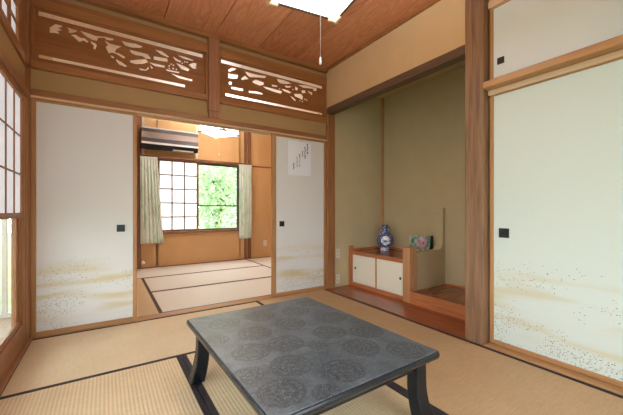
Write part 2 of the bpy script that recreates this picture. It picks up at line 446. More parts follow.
trim(6, k, WR('x'), 'cornice strip under the ceiling')
k = B(2.190, 1.296, 2.08, 2.285, 3.005, 2.15, bev=.004)
trim(7, k, WB('y'), 'dark beam across the top of the alcove')
k = B(-.545, -.6, 1.735, -.455, 3.02, 1.79); k.box(-.545, -.6, .002, -.445, 3.0, .02); k.box(-.545, -.6, -.05, -.478, 3.0, .004)
trim(8, k, W('y'), 'wooden rail and floor track of the paper windows')
k = B(-.54, 2.912, .02, -.462, 3.0, 1.735, bev=.006); k.box(-.54, 2.93, 1.97, -.458, 3.015, 2.57, bev=.004)
trim(9, k, W('z'), 'wooden jamb at the end of the paper windows')
k = B(2.192, -.6, 1.772, 2.262, 1.158, 1.817, bev=.003); k.box(2.165, -.6, 1.774, 2.2, 1.152, 1.817, bev=.003)
trim(10, k, WN('y'), 'long wooden rail between upper and lower closet doors')
k = B(2.235, -.6, 1.738, 2.30, 1.156, 1.772); k.box(2.235, -.6, 1.817, 2.30, 1.156, 1.845); k.box(2.235, -.6, 2.345, 2.30, 1.156, 2.39)
trim(11, k, WU('y'), 'pale wooden door tracks of the closet')
k = B(2.19, -.6, -.05, 2.31, 1.158, .012)
trim(12, k, WN('y'), 'wooden floor track of the closet')
pil = MB().box(2.188, 1.162, -.05, 2.30, 1.297, 2.615, bev=.008, seg=2)
trim(13, pil, WP('z'), 'thick weathered alcove pillar')
k = B(3.118, 3.0, .42, 3.147, 3.032, 2.46, bev=.003)
trim(14, k, WN('z'), 'slim corner strip at the back of the alcove')
k = B(2.188, 1.29, -.05, 2.56, 3.03, .004)
trim(15, k, WL('y'), 'reddish lacquered floor board along the alcove')
st = B(2.545, 1.22, -.05, 2.575, 2.085, .121)
trim(16, st, WC('y'), 'reddish front board of the raised alcove floor')
st = B(2.575, 1.22, .09, 3.147, 2.09, .118); 
trim(17, st, WL('x'), 'polished raised floor of the alcove')
st = B(3.13, 1.22, .118, 3.148, 2.088, .136)
trim(18, st, WC('y'), 'low skirting strip at the alcove back')
# alcove partition: low wall that sweeps up against the rear wall
pts = [(2.64, -.04), (3.147, -.04), (3.147, .955), (3.14, .962), (3.107, .962), (3.1, .955)]
r = .085; cx, cz = 3.1 - r, .505 + r
for i in range(9):
    a = -i/8 * PI/2
    pts.append((cx + r*math.cos(a), cz + r*math.sin(a)))
pts += [(2.64, .505)]
trim(19, MB().prism(pts, 2.09, 2.172), M['olive'], 'low plaster partition with a curved corner in the alcove')
# far room trims
k = B(2.213, 5.70, -.05, 2.262, 5.73, 2.6); k.box(2.282, 5.69, -.05, 2.345, 5.73, 2.6)
trim(20, k, wood('darkpost', (150, 98, 62), (118, 72, 44), 'z'), 'double post right of the far window')
k = B(.395, 5.68, -.05, .475, 5.73, 2.6)
trim(21, k, wood('darkpost', 1, 1, 'z'), 'post left of the far window')
k = B(2.345, 5.705, 1.775, 3.06, 5.73, 1.80); k.box(-.48, 5.70, -.05, 3.06, 5.722, .012)
trim(22, k, wood('darkpost', (150, 98, 62), (118, 72, 44), 'x'), 'thin rail and skirting on the far wall')

# ================================================================== TATAMI MATS
def mat(x0, y0, x1, y1, along, m, label, border='heri', bw=.032, group='straw mats on the near floor', cover=True):
    g = .0015
    x0 += g; y0 += g; x1 -= g; y1 -= g
    t = thing('tatami_mat', label, 'straw mat', ((x0+x1)/2, (y0+y1)/2, -.05), absolute=True)
    b2 = [0, 0] if along is None else [1, 1]
    if along == 'y':
        B(x0+bw, y0, -.05, x1-bw, y1, 0, bev=.002).build('rush_surface', M[m], t)
        B(x0, y0, -.05, x0+bw, y1, .001, bev=.002).build('border', M[border], t)
        B(x1-bw, y0, -.05, x1, y1, .001, bev=.002).build('border', M[border], t)
    else:
        B(x0, y0+bw, -.05, x1, y1-bw, 0, bev=.002).build('rush_surface', M[m], t)
        B(x0, y0, -.05, x1, y0+bw, .001, bev=.002).build('border', M[border], t)
        B(x0, y1-bw, -.05, x1, y1, .001, bev=.002).build('border', M[border], t)
    return t
mat(-.445, 2.148, 1.288, 3.02, 'x', 'tat_x', 'straw mat lying crosswise along the threshold of the sliding doors', bw=.026)
mat(-.476, .41, .408, 2.148, 'y', 'tat_y', 'ribbed straw mat next to the paper window wall', bw=.029)
mat(.408, .41, 1.288, 2.148, 'y', 'tat_y', 'straw mat lying under the low table', bw=.029)
mat(1.288, 1.23, 2.186, 3.02, 'y', 'tat_yw', 'straw mat beside the lacquered alcove board', bw=.03)
mat(1.288, -.58, 2.186, 1.23, 'y', 'tat_yw', 'straw mat along the closet doors', bw=.03)
mat(-.445, -.58, 1.288, .41, 'x', 'tat_x', 'straw mat at the camera end of the near room', bw=.03)
mat(-.48, 4.885, 2.23, 5.70, 'x', 'tat_far_x', 'straw mat paled by painted light below the far window', 'heri_far', .022)
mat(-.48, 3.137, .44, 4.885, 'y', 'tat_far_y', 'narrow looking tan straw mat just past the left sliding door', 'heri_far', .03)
mat(.44, 4.01, 2.23, 4.885, 'x', 'tat_far_x', 'straw mat paled by painted light in the middle of the far room', 'heri_far', .025)
mat(.44, 3.137, 2.23, 4.01, 'x', 'tat_far_x', 'straw mat paled by painted light just beyond the open doorway', 'heri_far', .025)
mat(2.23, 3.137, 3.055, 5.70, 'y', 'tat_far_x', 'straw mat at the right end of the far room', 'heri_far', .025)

# ================================================================== CARVED TRANSOMS
def crop(x0, y0, s, pts): return [(x0 + a/s, y0 + b/s) for a, b in pts]
F, TH, H0, CX, CY = 313.5, R(33.3), .94, 311.5, 210
def on_back(u, v, Y):                           # traced outline -> size on the wall
    a = (u-CX)/F; xd = math.sin(TH)+a*math.cos(TH); yd = math.cos(TH)-a*math.sin(TH); k = Y/yd
    return (xd*k, H0 + k*(CY-v)/F)
TR_L, TR_R = [], []
A = lambda *p: TR_L.append(crop(30, 10, 10.37, p))
A((205,185),(265,155),(330,170),(330,185),(295,190),(335,215),(285,220),(310,245),(250,235),(208,232))
A((385,185),(430,200),(490,220),(470,235),(420,240),(395,228),(410,215))
A((420,265),(470,262),(520,290),(570,300),(605,330),(590,340),(555,318),(510,330),(475,300),(455,280))
A = lambda *p: TR_L.append(crop(80, 20, 8.3, p))
A((8,95),(60,110),(130,135),(200,142),(280,160),(265,172),(220,168),(200,150),(150,150),(140,172),(105,165),(50,135),(20,110))
A((90,180),(130,200),(140,215),(125,245),(110,235),(115,215),(95,200))
A((205,178),(250,205),(345,228),(300,245),(290,266),(330,278),(375,305),(360,315),(300,280),(265,270),(240,275),(220,240),(215,222),(235,218))
A((345,175),(400,190),(460,200),(520,223),(500,233),(430,228),(375,212))
A((255,295),(285,310),(275,320),(260,310))
A((300,330),(350,355),(390,385),(375,390),(325,370),(302,345))
A = lambda *p: TR_L.append(crop(130, 30, 6.91, p))
A((-2,140),(60,155),(120,170),(145,200),(110,197),(80,180),(40,175),(10,160))
A((0,212),(50,208),(110,207),(125,225),(90,235),(40,235),(5,225))
A((165,185),(255,200),(260,220),(210,215),(165,205))
A((170,138),(220,150),(270,185),(260,190),(215,170))
A((130,225),(200,240),(240,250),(235,262),(170,250))
A((60,264),(110,275),(125,258),(130,270),(110,282),(75,278))
A((295,185),(330,205),(355,215),(345,225),(315,212))
A((330,178),(380,188),(440,210),(430,215),(370,200))
A((318,232),(370,250),(410,272),(400,285),(355,270))
A((405,240),(440,230),(460,235),(455,270),(430,263))
A((245,272),(340,292),(335,300),(260,285))
A((280,302),(350,322),(430,345),(425,354),(340,335))
A((137,243),(160,264),(148,270))
for (a, b) in ((270,250),(300,245),(285,238),(298,268),(320,274),(272,268),(360,232),(378,222),(395,224)): A((a-5,b-4),(a+5,b-4),(a+5,b+4),(a-5,b+4))
A = lambda *p: TR_R.append(crop(215, 50, 8.3, p))
A((110,165),(140,150),(180,158),(160,170),(115,182))
A((112,200),(190,212),(185,238),(150,240),(112,232))
A((115,265),(140,270),(135,290),(115,285))
A((135,308),(230,325),(230,342),(165,330),(138,322))
A((280,342),(350,348),(390,360),(395,372),(340,362),(285,355))
A((250,182),(330,205),(425,220),(410,235),(350,228),(290,225),(270,210))
A((215,240),(250,218),(280,245),(250,245),(225,250))
A((308,265),(340,250),(405,274),(400,290),(370,295),(330,280))
A = lambda *p: TR_R.append(crop(265, 65, 8.3, p))
A((100,118),(160,130),(220,155),(180,158),(130,152),(110,140))
A((55,165),(105,175),(95,182),(60,178))
A((-18,178),(70,200),(140,220),(130,238),(80,225),(10,200))
A((140,200),(190,212),(220,232),(200,235),(160,220))
A((160,172),(220,178),(205,190),(175,188))
A((250,180),(275,195),(265,212),(250,205))
A((275,168),(340,172),(430,195),(425,215),(402,215),(395,200),(320,190))
A((300,215),(330,212),(338,232),(310,236))
A((347,215),(393,230),(390,252),(365,232))
A((240,243),(300,245),(315,265),(310,290),(285,275),(250,262))
A((208,262),(235,272),(258,295),(245,298))
for (a, b) in ((330,285),(345,292),(290,298),(310,305),(232,205),(120,200)): A((a-5,b-4),(a+5,b-4),(a+5,b+4),(a-5,b+4))

def holed_panel(name, rect, holes, y, th, m, parent):
    cu = bpy.data.curves.new(name, 'CURVE'); cu.dimensions = '2D'; cu.fill_mode = 'BOTH'; cu.extrude = th/2
    def poly(pts):
        s = cu.splines.new('POLY'); s.points.add(len(pts)-1); s.use_cyclic_u = True
        for p, (a, b) in zip(s.points, pts): p.co = (a, b, 0, 1)
    x0, z0, x1, z1 = rect
    poly([(x0, z0), (x1, z0), (x1, z1), (x0, z1)])
    for h in holes: poly(h)
    o = bpy.data.objects.new('tmpc', cu); C.objects.link(o)
    dg = bpy.context.evaluated_depsgraph_get(); dg.update()
    me = bpy.data.meshes.new_from_object(o.evaluated_get(dg))
    bpy.data.objects.remove(o); bpy.data.curves.remove(cu)
    me.transform(Matrix.Rotation(PI/2, 4, 'X')); me.transform(Matrix.Translation((0, y, 0)))
    me.transform(Matrix.Translation(-parent.location)); me.name = name
    me.materials.clear(); me.materials.append(m)
    p = bpy.data.objects.new(name, me); C.objects.link(p); p.parent = parent
    return p
YP = 3.05
def rect_hole(x0, z0, x1, z1): return [(x0, z0), (x1, z0), (x1, z1), (x0, z1)]
def transom(label, x0, x1, slit_top, slit_bot, traces):
    t = thing('carved_transom', label, 'carved transom', ((x0+x1)/2, 3.05, 1.976), group='carved wooden transoms over the sliding doors', absolute=True)
    zb0, zb1, zt0, zt1 = 1.976, 2.035, 2.428, 2.525
    B(x0, 3.018, zb0, x1, 3.085, zb1, bev=.004).build('bottom_rail', WR('x'), t)
    B(x0, 3.018, zt0, x1, 3.085, zt1, bev=.004).build('top_rail', WR('x'), t)
    for (a, b) in ((x0, x0+.022), (x1-.022, x1)): B(a, 3.022, zb1, b, 3.08, zt0, bev=.003).build('stile', WR('z'), t)
    holes = [rect_hole(slit_top[0], 2.380, slit_top[1], 2.414), rect_hole(slit_bot[0], 2.068, slit_bot[1], 2.092)]
    for tr in traces:
        q = [on_back(u, v, YP) for u, v in tr]
        mz = sum(p[1] for p in q)/len(q); mx = sum(p[0] for p in q)/len(q)
        holes.append([(mx + (a-mx)*1.03, mz + .002 + (b-mz)*1.16) for a, b in q])
    holed_panel('carved_panel', (x0+.02, zb1-.004, x1-.02, zt0+.004), holes, YP, .005, WD('x'), t)
    return t
transom('longer carved wooden transom with cut-out mountain scene, left of the short post', -.456, .811, (-.415, .770), (-.415, .610), TR_L)
transom('carved wooden transom with cut-out pine scene beside the alcove corner post', .915, 2.205, (.945, 2.155), (.99, 2.155), TR_R)

# ================================================================== FUSUMA (sliding doors)
def fusuma(label, w, h, loc, rz, paper, hx, hz, stile=.03, top=.03, bot=.035, hs=.058, grp=None, cat='sliding door', wm=WN, stile_l=None):
    sl = stile_l or stile
    t = thing('fusuma_panel', label, cat, loc, rz, grp)
    MB().box(sl-.004, .004, bot-.004, w-stile+.004, .02, h-top+.004, bev=0).build('paper_face', paper, t)
    for a, q in ((0, sl), (w-stile, stile)): B(a, 0, 0, a+q, .024, h, bev=.003).build('stile', wm('z'), t)
    B(sl, .0005, 0, w-stile, .0235, bot, bev=.003).build('bottom_rail', wm('x'), t)
    B(sl, .0005, h-top, w-stile, .0235, h, bev=.003).build('top_rail', wm('x'), t)
    hd = MB(); s = hs/2; tt = .006
    hd.box(hx-s, -.002, hz-s, hx+s, .0045, hz-s+tt, bev=.001); hd.box(hx-s, -.002, hz+s-tt, hx+s, .0045, hz+s, bev=.001)
    hd.box(hx-s, -.002, hz-s, hx-s+tt, .0045, hz+s, bev=.001); hd.box(hx+s-tt, -.002, hz-s, hx+s, .0045, hz+s, bev=.001)
    hd.box(hx-s, .002, hz-s, hx+s, .0046, hz+s, bev=0)
    hd.build('finger_pull', M['black'], t)
    return t
fusuma('white paper sliding door with gold mist next to the paper window wall', .68, 1.766, (-.457, 3.042, .004), 0, M['fus'], .563, .785)
fusuma('white paper sliding door with a handwritten sheet hung on it', .712, 1.766, (1.492, 3.042, .004), 0, M['fus'], .120, .785, stile_l=.052)
fusuma('tall white closet sliding door right of the alcove pillar', .87, 1.727, (2.255, 1.156, .012), -PI/2, M['fus_green'], .096, .772, .030, .01, .03, .064, wm=WN)
fusuma('tall white closet sliding door at the near end of the closet', .87, 1.727, (2.281, .288, .012), -PI/2, M['fus_green'], .78, .772, .03, .01, .03, .064)
fusuma('small white upper closet door above the long rail beside the pillar', .87, .50, (2.255, 1.156, 1.845), -PI/2, M['fus_plain'], .075, .117, .028, .008, .012, .044)
fusuma('small white upper closet door at the near end of the closet', .87, .50, (2.281, .288, 1.845), -PI/2, M['fus_plain'], .79, .117, .028, .008, .012, .044)

# ================================================================== LEFT PAPER WINDOWS (shoji)
def shoji_left(label, y0, dx=0):
    w = .875
    t = thing('shoji_screen', label, 'paper screen', (-.468-dx, y0, .02), PI/2)
    fw = W
    for a in (0, w-.058): B(a, 0, 0, a+.058, .03, 1.715, bev=.004).build('stile', fw('z'), t)
    B(.058, .0005, 1.672, w-.058, .0295, 1.715, bev=.003).build('top_rail', fw('x'), t)
    B(.058, .0005, .868, w-.058, .0295, .902, bev=.003).build('middle_rail', fw('x'), t)
    b = B(.058, .0005, 0, w-.058, .0295, .142, bev=.004); b.box(.058, .012, .142, w-.058, .0295, .175, bev=.003)
    b.build('bottom_rail', fw('x'), t)
    lat = MB()
    for yy in (.235, .433, .63): lat.box(yy-.008, .008, .90, yy+.008, .014, 1.675, bev=.001)
    for zz in (1.159, 1.416): lat.box(.056, .009, zz-.006, w-.056, .013, zz+.006, bev=.001)
    lat.build('lattice', fw('z'), t)
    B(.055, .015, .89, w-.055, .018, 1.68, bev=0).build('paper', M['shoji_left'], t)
    for (a, b, q) in ((.058, .10, .010), (w-.10, w-.058, .010), (w-.14, w-.10, .018), (.10, .14, .018)):
        B(a, q, .17, b, .028, .87, bev=.003).build('glass_frame_stile', fw('z'), t)
    B(.13, .020, .17, w-.13, .023, .87, bev=0).build('glass', M['glass'], t)
    return t
shoji_left('latticed paper screen with clear lower glass beside the corner of the sliding doors', 2.036)
shoji_left('latticed paper screen with clear lower glass at the near end of the window wall', 1.165, .034)
# frieze window above
fw = thing('window_1', 'high paper window over the left screens', 'window', (-.5, 1.5, 1.97), absolute=True); fw['kind'] = 'structure'
g = B(-.53, -.6, 1.972, -.468, 2.93, 2.035, bev=.003); g.box(-.53, -.6, 2.49, -.468, 2.93, 2.57, bev=.003)
g.build('frame', W('y'), fw)
g = B(-.528, 2.735, 2.035, -.468, 2.93, 2.49, bev=.003); g.box(-.528, 1.3, 2.035, -.472, 1.36, 2.49, bev=.003); g.box(-.528, -.6, 2.035, -.472, -.5, 2.49)
g.build('stile', W('z'), fw)
g = MB()
yy = 2.548
while yy > -.5: g.box(-.484, yy-.030, 2.035, -.476, yy+.030, 2.49, bev=.001); yy -= .205
for zz in (2.145, 2.26, 2.375): g.box(-.483, -.5, zz-.012, -.477, 2.735, zz+.012, bev=.001)
g.build('lattice', W('z'), fw)
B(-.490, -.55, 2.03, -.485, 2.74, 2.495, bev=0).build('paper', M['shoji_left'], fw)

# veranda outside the left screens
struct('veranda_floor', B(-1.6, -.7, -.12, -.56, 3.97, -.04), wood('veranda', (178, 150, 120), (140, 112, 86), 'y'), 'weathered veranda boards outside the paper screens')
vw = thing('window_4', 'sliding glass doors of the veranda', 'window', (-1.5, 1.5, -.04), absolute=True); vw['kind'] = 'structure'
g = B(-1.53, -.7, -.04, -1.47, 3.4, 0); g.box(-1.53, -.7, 1.75, -1.47, 3.4, 1.85); g.box(-1.53, -.7, .74, -1.48, 3.4, .80)
for yy in (-.68, .32, 1.33, 2.34, 3.36): g.box(-1.53, yy-.03, -.04, -1.47, yy+.03, 1.8)
g.box(-1.53, 3.4, -.04, -1.47, 3.95, .74); g.box(-1.53, 3.4, 1.75, -1.47, 3.95, 1.85); g.box(-1.53, 3.90, -.04, -.56, 3.95, 0); g.box(-1.53, 3.90, 1.75, -.56, 3.95, 1.85)
for xx in (-1.5, -1.03, -.77, -.59): g.box(xx-.018, 3.90, 0, xx+.018, 3.95, 1.8)
g.build('frame', M['alu'], vw)
B(-1.502, -.7, 0, -1.498, 3.9, 1.75, bev=0).build('glass', M['glass'], vw)
B(-1.5, 3.922, 0, -.57, 3.926, 1.75, bev=0).build('glass', M['glass'], vw)
struct('wall_veranda', B(-1.62, 3.9, 1.85, -.54, 3.96, 2.6).box(-1.62, -.75, 1.85, -1.56, 3.96, 2.6), M['tan'], 'plaster wall of the veranda')
struct('ceiling', B(-1.65, -.75, 2.6, -.5, 4.0, 2.66), M['ceil_far'], 'veranda roof boards')
struct('ground', B(-14, -8, -.6, 16, 26, -.45, bev=0), M['earth'], 'garden ground outside')

# ================================================================== FAR WINDOW
fw = thing('window_2', 'wooden window of the far room', 'window', (1.42, 5.72, .565), absolute=True); fw['kind'] = 'structure'
g = B(.685, 5.69, .54, 2.16, 5.81, .578, bev=.003); g.box(.685, 5.69, 1.785, 2.16, 5.81, 1.83, bev=.003)
g.build('frame', wood('darkpost', 1, 1, 'x'), fw)
g = B(.685, 5.69, .578, .725, 5.81, 1.785, bev=.003); g.box(2.12, 5.69, .578, 2.16, 5.81, 1.785, bev=.003)
g.build('jamb', wood('darkpost', 1, 1, 'z'), fw)
g = B(1.345, 5.765, .578, 1.385, 5.785, 1.785); g.box(2.085, 5.765, .578, 2.12, 5.785, 1.785)
g.box(1.385, 5.765, .578, 2.085, 5.785, .605); g.box(1.385, 5.765, 1.745, 2.085, 5.785, 1.785); g.box(1.385, 5.765, 1.008, 2.085, 5.785, 1.03)
g.build('sash', M['dark_metal'], fw)
B(1.38, 5.773, .59, 2.09, 5.777, 1.75, bev=0).build('glass', M['glass'], fw)
t = thing('shoji_screen', 'bright white paper screen with brown lattice in the far window', 'paper screen', (1.035, 5.72, .578), absolute=True)
for (a, b) in ((.727, .750), (1.338, 1.372)): B(a, 5.705, .58, b, 5.735, 1.784, bev=.002).build('stile', wood('darkpost', 1, 1, 'z'), t)
B(.75, 5.706, .58, 1.338, 5.734, .61, bev=.002).build('bottom_rail', wood('darkpost', 1, 1, 'x'), t)
B(.75, 5.706, 1.755, 1.338, 5.734, 1.784, bev=.002).build('top_rail', wood('darkpost', 1, 1, 'x'), t)
g = MB()
for xx in (.938, 1.137): g.box(xx-.009, 5.709, .6, xx+.009, 5.722, 1.76, bev=.001)
for zz in (.822, 1.058, 1.294, 1.529): g.box(.745, 5.710, zz-.009, 1.34, 5.721, zz+.009, bev=.001)
g.build('lattice', wood('lat', (120, 92, 70), (92, 70, 52), 'z'), t)
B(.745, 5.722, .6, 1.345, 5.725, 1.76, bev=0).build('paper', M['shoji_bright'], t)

# curtains
def curtain(label, xt0, xt1, xb0, xb1, n, seed):
    rnd = random.Random(seed); ph = [rnd.uniform(-.5, .5) for _ in range(n+1)]
    mb = MB(); rows = []; K = n*10; J = 16
    for j in range(J+1):
        f = j/J; z = 1.795 - f*1.39
        row = []
        for i in range(K+1):
            s = i/K; q = s*n
            amp = .007 + .010*min(1, f*3)
            dx = math.sin(q*2*PI*.5 + 1)*.006*f
            y = 5.625 + amp*math.sin(q*2*PI + ph[int(q) if int(q) <= n else n]*.0 + .5*math.sin(q*1.3)) - .012*f
            row.append(mb.bm.verts.new((xt0+(xt1-xt0)*s + ((xb0-xt0)*(1-s)+(xb1-xt1)*s)*f + dx, y, z - .006*math.sin(q*2*PI)*f)))
        rows.append(row)
    for a, b in zip(rows, rows[1:]):
        for i in range(K): mb.bm.faces.new((a[i], a[i+1], b[i+1], b[i]))
    t = thing('curtain', label, 'curtain', ((xt0+xt1)/2, 5.625, .405), absolute=True)
    o = mb.build('curtain_cloth', M['curtain'], t, smooth=True)
    s = o.modifiers.new('s', 'SOLIDIFY'); s.thickness = .003
    tp = MB(); tp.box(xt0, 5.612, 1.745, xt1, 5.618, 1.79, bev=.001)
    for i in range(n+1): tp.tube([(xt0+(xt1-xt0)*i/n, 5.62, 1.785), (xt0+(xt1-xt0)*i/n, 5.625, 1.80)], .003, 6)
    tp.build('heading_tape', M['curtain'], t)
    return t
curtain('pale green patterned curtain gathered below the air conditioner', .455, .70, .455, .785, 6, 1)
curtain('pale green patterned curtain gathered by the double post', 2.075, 2.325, 2.07, 2.325, 5, 2)
t = thing('curtain_rail', 'thin brown curtain rail above the far window', 'curtain rail', (1.4, 5.62, 1.81), absolute=True)
MB().box(.44, 5.613, 1.80, 2.33, 5.637, 1.818, bev=.003).build('rail', wood('darkpost', 1, 1, 'x'), t)
for xx in (.52, 1.42, 2.27): B(xx-.008, 5.63, 1.803, xx+.008, 5.70, 1.815).build('bracket', M['dark_metal'], t)

# ================================================================== AIR CONDITIONER
t = thing('air_conditioner', 'striped grey and mauve air conditioner on the orange wall', 'air conditioner', (.89, 5.6, 1.9), absolute=True)
x0, x1 = .462, 1.318
def ac_sec(pts, xa, xb): 
    m = MB(); m.sweep([[(xa, y, z) for y, z in pts], [(xb, y, z) for y, z in pts]]); return m
ac_sec([(5.72, 1.93), (5.72, 2.235), (5.53, 2.235), (5.515, 2.22), (5.51, 2.0), (5.56, 1.93)], x0, x1).build('casing', plain('ac_casing', col(70, 56, 52), .5), t)
def ac_strip(nm, z0, z1, y, m): B(x0+.001, y, z0, x1-.001, y+.03, z1, bev=.003).build(nm, m, t)
dk = plain('ac_dark', col(74, 66, 72), .35); mv = plain('ac_mauve', col(152, 132, 126), .4)
ac_strip('top_lip', 2.222, 2.243, 5.495, M['white'])
ac_strip('upper_grille', 2.168, 2.222, 5.502, dk)
ac_strip('front_panel', 2.075, 2.168, 5.496, mv)
ac_strip('lower_grille', 2.012, 2.075, 5.502, dk)
ac_strip('chrome_lip', 1.980, 2.012, 5.494, M['white'])
ac_sec([(5.505, 1.980), (5.53, 1.980), (5.57, 1.925), (5.535, 1.908)], x0+.002, x1-.002).build('louver', plain('ac_louver', col(18, 18, 24), .25), t)
ac_sec([(5.512, 1.925), (5.532, 1.930), (5.545, 1.914), (5.53, 1.906)], .92, 1.24).build('flap', M['white'], t)
for xx in (.505, 1.345): B(xx-.018, 5.705, 1.84, xx+.018, 5.722, 2.56, bev=.002).build('mounting_strip', M['ivory'], t)
# ================================================================== LAMPS
def lamp(label, loc, rz, shade, top_glow, cord_xy, knob_z, ceil):
    t = thing('ceiling_lamp', label, 'ceiling lamp', loc, rz, 'square hanging lamps')
    s, hgt = .215, .135
    fr = WU
    MB().box(-s+.008, -s+.008, .006, s-.008, s-.008, .012, bev=0).build('bottom_diffuser', shade, t)
    sd = MB()
    for a in (-1, 1):
        sd.box(a*(s-.012)-.002, -s+.012, .014, a*(s-.012)+.002, s-.012, hgt, bev=0); sd.box(-s+.012, a*(s-.012)-.002, .014, s-.012, a*(s-.012)+.002, hgt, bev=0)
    sd.build('side_shade', shade, t)
    MB().box(-s+.02, -s+.02, hgt-.004, s-.02, s-.02, hgt, bev=0).build('top_glow_plate', top_glow, t)  # unseen glowing plate, made far stronger than the shade to light the ceiling
    rails = MB()
    for a in (-1, 1):
        rails.box(a*s-.008, -s, 0, a*s+.008, s, .015, bev=.001); rails.box(-s, a*s-.008, 0, s, a*s+.008, .015, bev=.001)
    rails.build('lower_frame', wood('lampframe', (120, 96, 76), (90, 70, 54), 'x'), t)
    for ax in (-1, 1):
        for ay in (-1, 1):
            m = MB().box(ax*s-.007, ay*s-.007, -.008, ax*s+.007, ay*s+.007, hgt+.01, bev=.002)
            m.box(ax*s, ay*s-.009, -.014, ax*(s-.055), ay*s+.009, .004, bev=.004); m.box(ax*s-.009, ay*s, -.014, ax*s+.009, ay*(s-.055), .004, bev=.004)
            m.tube([(ax*s, ay*s, -.016), (ax*s, ay*s, -.002)], [.012, .017], 10)
            m.build('corner_post', fr('z'), t)
    MB().tube([(0, 0, hgt-.002), (0, 0, ceil-loc[2]+.004)], .005, 8).build('hanging_cord', M['cord'], t)
    MB().tube([(0, 0, ceil-loc[2]-.03), (0, 0, ceil-loc[2])], [.045, .05], 16).build('ceiling_rose', M['white'], t)
    cx, cy = cord_xy
    p = MB().tube([(cx, cy, .006), (cx, cy, knob_z-loc[2]+.02)], .0010, 6).build('pull_cord', M['cord'], t)
    kz = knob_z - loc[2]
    MB().lathe([(.002, kz+.022), (.005, kz+.016), (.0075, kz-.004), (.008, kz-.012), (.005, kz-.017), (.001, kz-.018)], 12, 1, cord_xy).build('pull_knob', M['white'], p, smooth=True)
    return t
lamp('square white lamp with pull cord hanging over the low table', (.938, 1.345, 2.10), R(-8.5), M['lamp'], M['lamp_up'], (.012, .022), 1.73, ZC)
lamp('square white lamp hanging in the far room before the air conditioner', (1.454, 4.785, 2.10), R(40), M['lamp_far'], M['lamp_far_up'], (.0, .0), 1.79, 2.60)

# ================================================================== LOW TABLE
t = thing('low_table', 'low dark blue-grey table with round flower medallions on straw mats', 'table', (TC[0], TC[1], 0), TROT)
hw, hl, tz, th = .404, .515, .335, .034
def rrect(hx, hy, r, z, k=5):
    pts = []
    for (sx, sy, a0) in ((1, 1, 0), (-1, 1, 90), (-1, -1, 180), (1, -1, 270)):
        for i in range(k+1):
            a = R(a0 + 90*i/k); pts.append((sx*(hx-r) + r*math.cos(a), sy*(hy-r) + r*math.sin(a), z))
    return pts
MB().sweep([rrect(hw-.006, hl-.006, .012, tz-.003), rrect(hw-.008, hl-.008, .012, tz)]).build('tabletop', M['table'], t)
prof = [(-.010, tz-th), (-.002, tz-th+.005), (.001, tz-th+.014), (.001, tz-.010), (-.002, tz-.003), (-.008, tz-.0015)]
MB().sweep([rrect(hw+a, hl+a, .014, z) for a, z in prof]).build('edge_moulding', M['table_edge'], t)
ap = MB()
for a in (-1, 1):
    ap.box(a*(hw-.075), -hl+.10, tz-th-.05, a*(hw-.055), hl-.10, tz-th, bev=.003); ap.box(-hw+.10, a*(hl-.075), tz-th-.05, hw-.10, a*(hl-.055), tz-th, bev=.003)
ap.build('apron', M['table_leg'], t)
def leg(sx, sy):
    secs = []
    for i in range(17):
        f = i/16; z = .0018 + (tz-th-.003)*(1-f)
        # stout leg that widens and sweeps outward only near the foot
        half = .030 + .008*f*f
        curve = .004 - .030*max(0, f-.35)**1.8*2.0
        cxx = sx*(hw - .066 - curve); cyy = sy*(hl - .066 - curve)
        b = .006
        secs.append([(cxx+half-b, cyy-half, z), (cxx+half, cyy-half+b, z), (cxx+half, cyy+half-b, z), (cxx+half-b, cyy+half, z),
                     (cxx-half+b, cyy+half, z), (cxx-half, cyy+half-b, z), (cxx-half, cyy-half+b, z), (cxx-half+b, cyy-half, z)])
    return MB().sweep(secs)
for sx in (-1, 1):
    for sy in (-1, 1):
        leg(sx, sy).build('leg', M['table_leg'], t, smooth=False)
        
# ================================================================== ALCOVE CABINET
t = thing('low_cabinet', 'low alcove cabinet with two small white sliding doors', 'cabinet', (2.8, 2.6, .004), absolute=True)
Y0, Y1 = 2.177, 3.028
trim(23, B(2.546, 2.082, .004, 2.655, Y0-.002, .562, bev=.004), wood('postlight', (206, 150, 102), (172, 116, 74), 'z'), 'light square post at the front of the alcove partition')
trim(24, B(2.546, 2.993, .004, 2.60, Y1, .495, bev=.003), WC('z'), 'short reddish post at the far end of the alcove cabinet')
b = B(2.552, Y0, .392, 2.60, 2.992, .432); b.box(2.552, Y0, .004, 2.60, 2.992, .048)
b.build('front_rail', WC('y'), t)
B(2.60, Y0, .40, 3.140, 3.026, .432).build('top_board', WL('y'), t)
b = B(3.122, Y0, .433, 3.144, 2.999, .455); b.box(2.602, 3.012, .433, 3.117, 3.029, .455)
trim(25, b, WC('y'), 'low skirting above the alcove cabinet')
B(2.565, 2.566, .048, 2.597, 2.584, .392).build('centre_stile', WC('z'), t)
for (a, bb, hy, nm) in ((Y0+.006, 2.572, 2.225, 0), (2.578, 2.988, 2.94, 1)):
    d = B(2.570+.008*nm, a, .05, 2.580+.008*nm, bb, .390, bev=.001).build('door', M['cabinet_paper'], t)
    MB().sweep([[(2.568+.008*nm, hy+.013*math.cos(q*PI/8), .225+.016*math.sin(q*PI/8)) for q in range(16)], [(2.5715+.008*nm, hy+.013*math.cos(q*PI/8), .225+.016*math.sin(q*PI/8)) for q in range(16)]]).build('finger_pull', M['black'], d, origin=t.location)

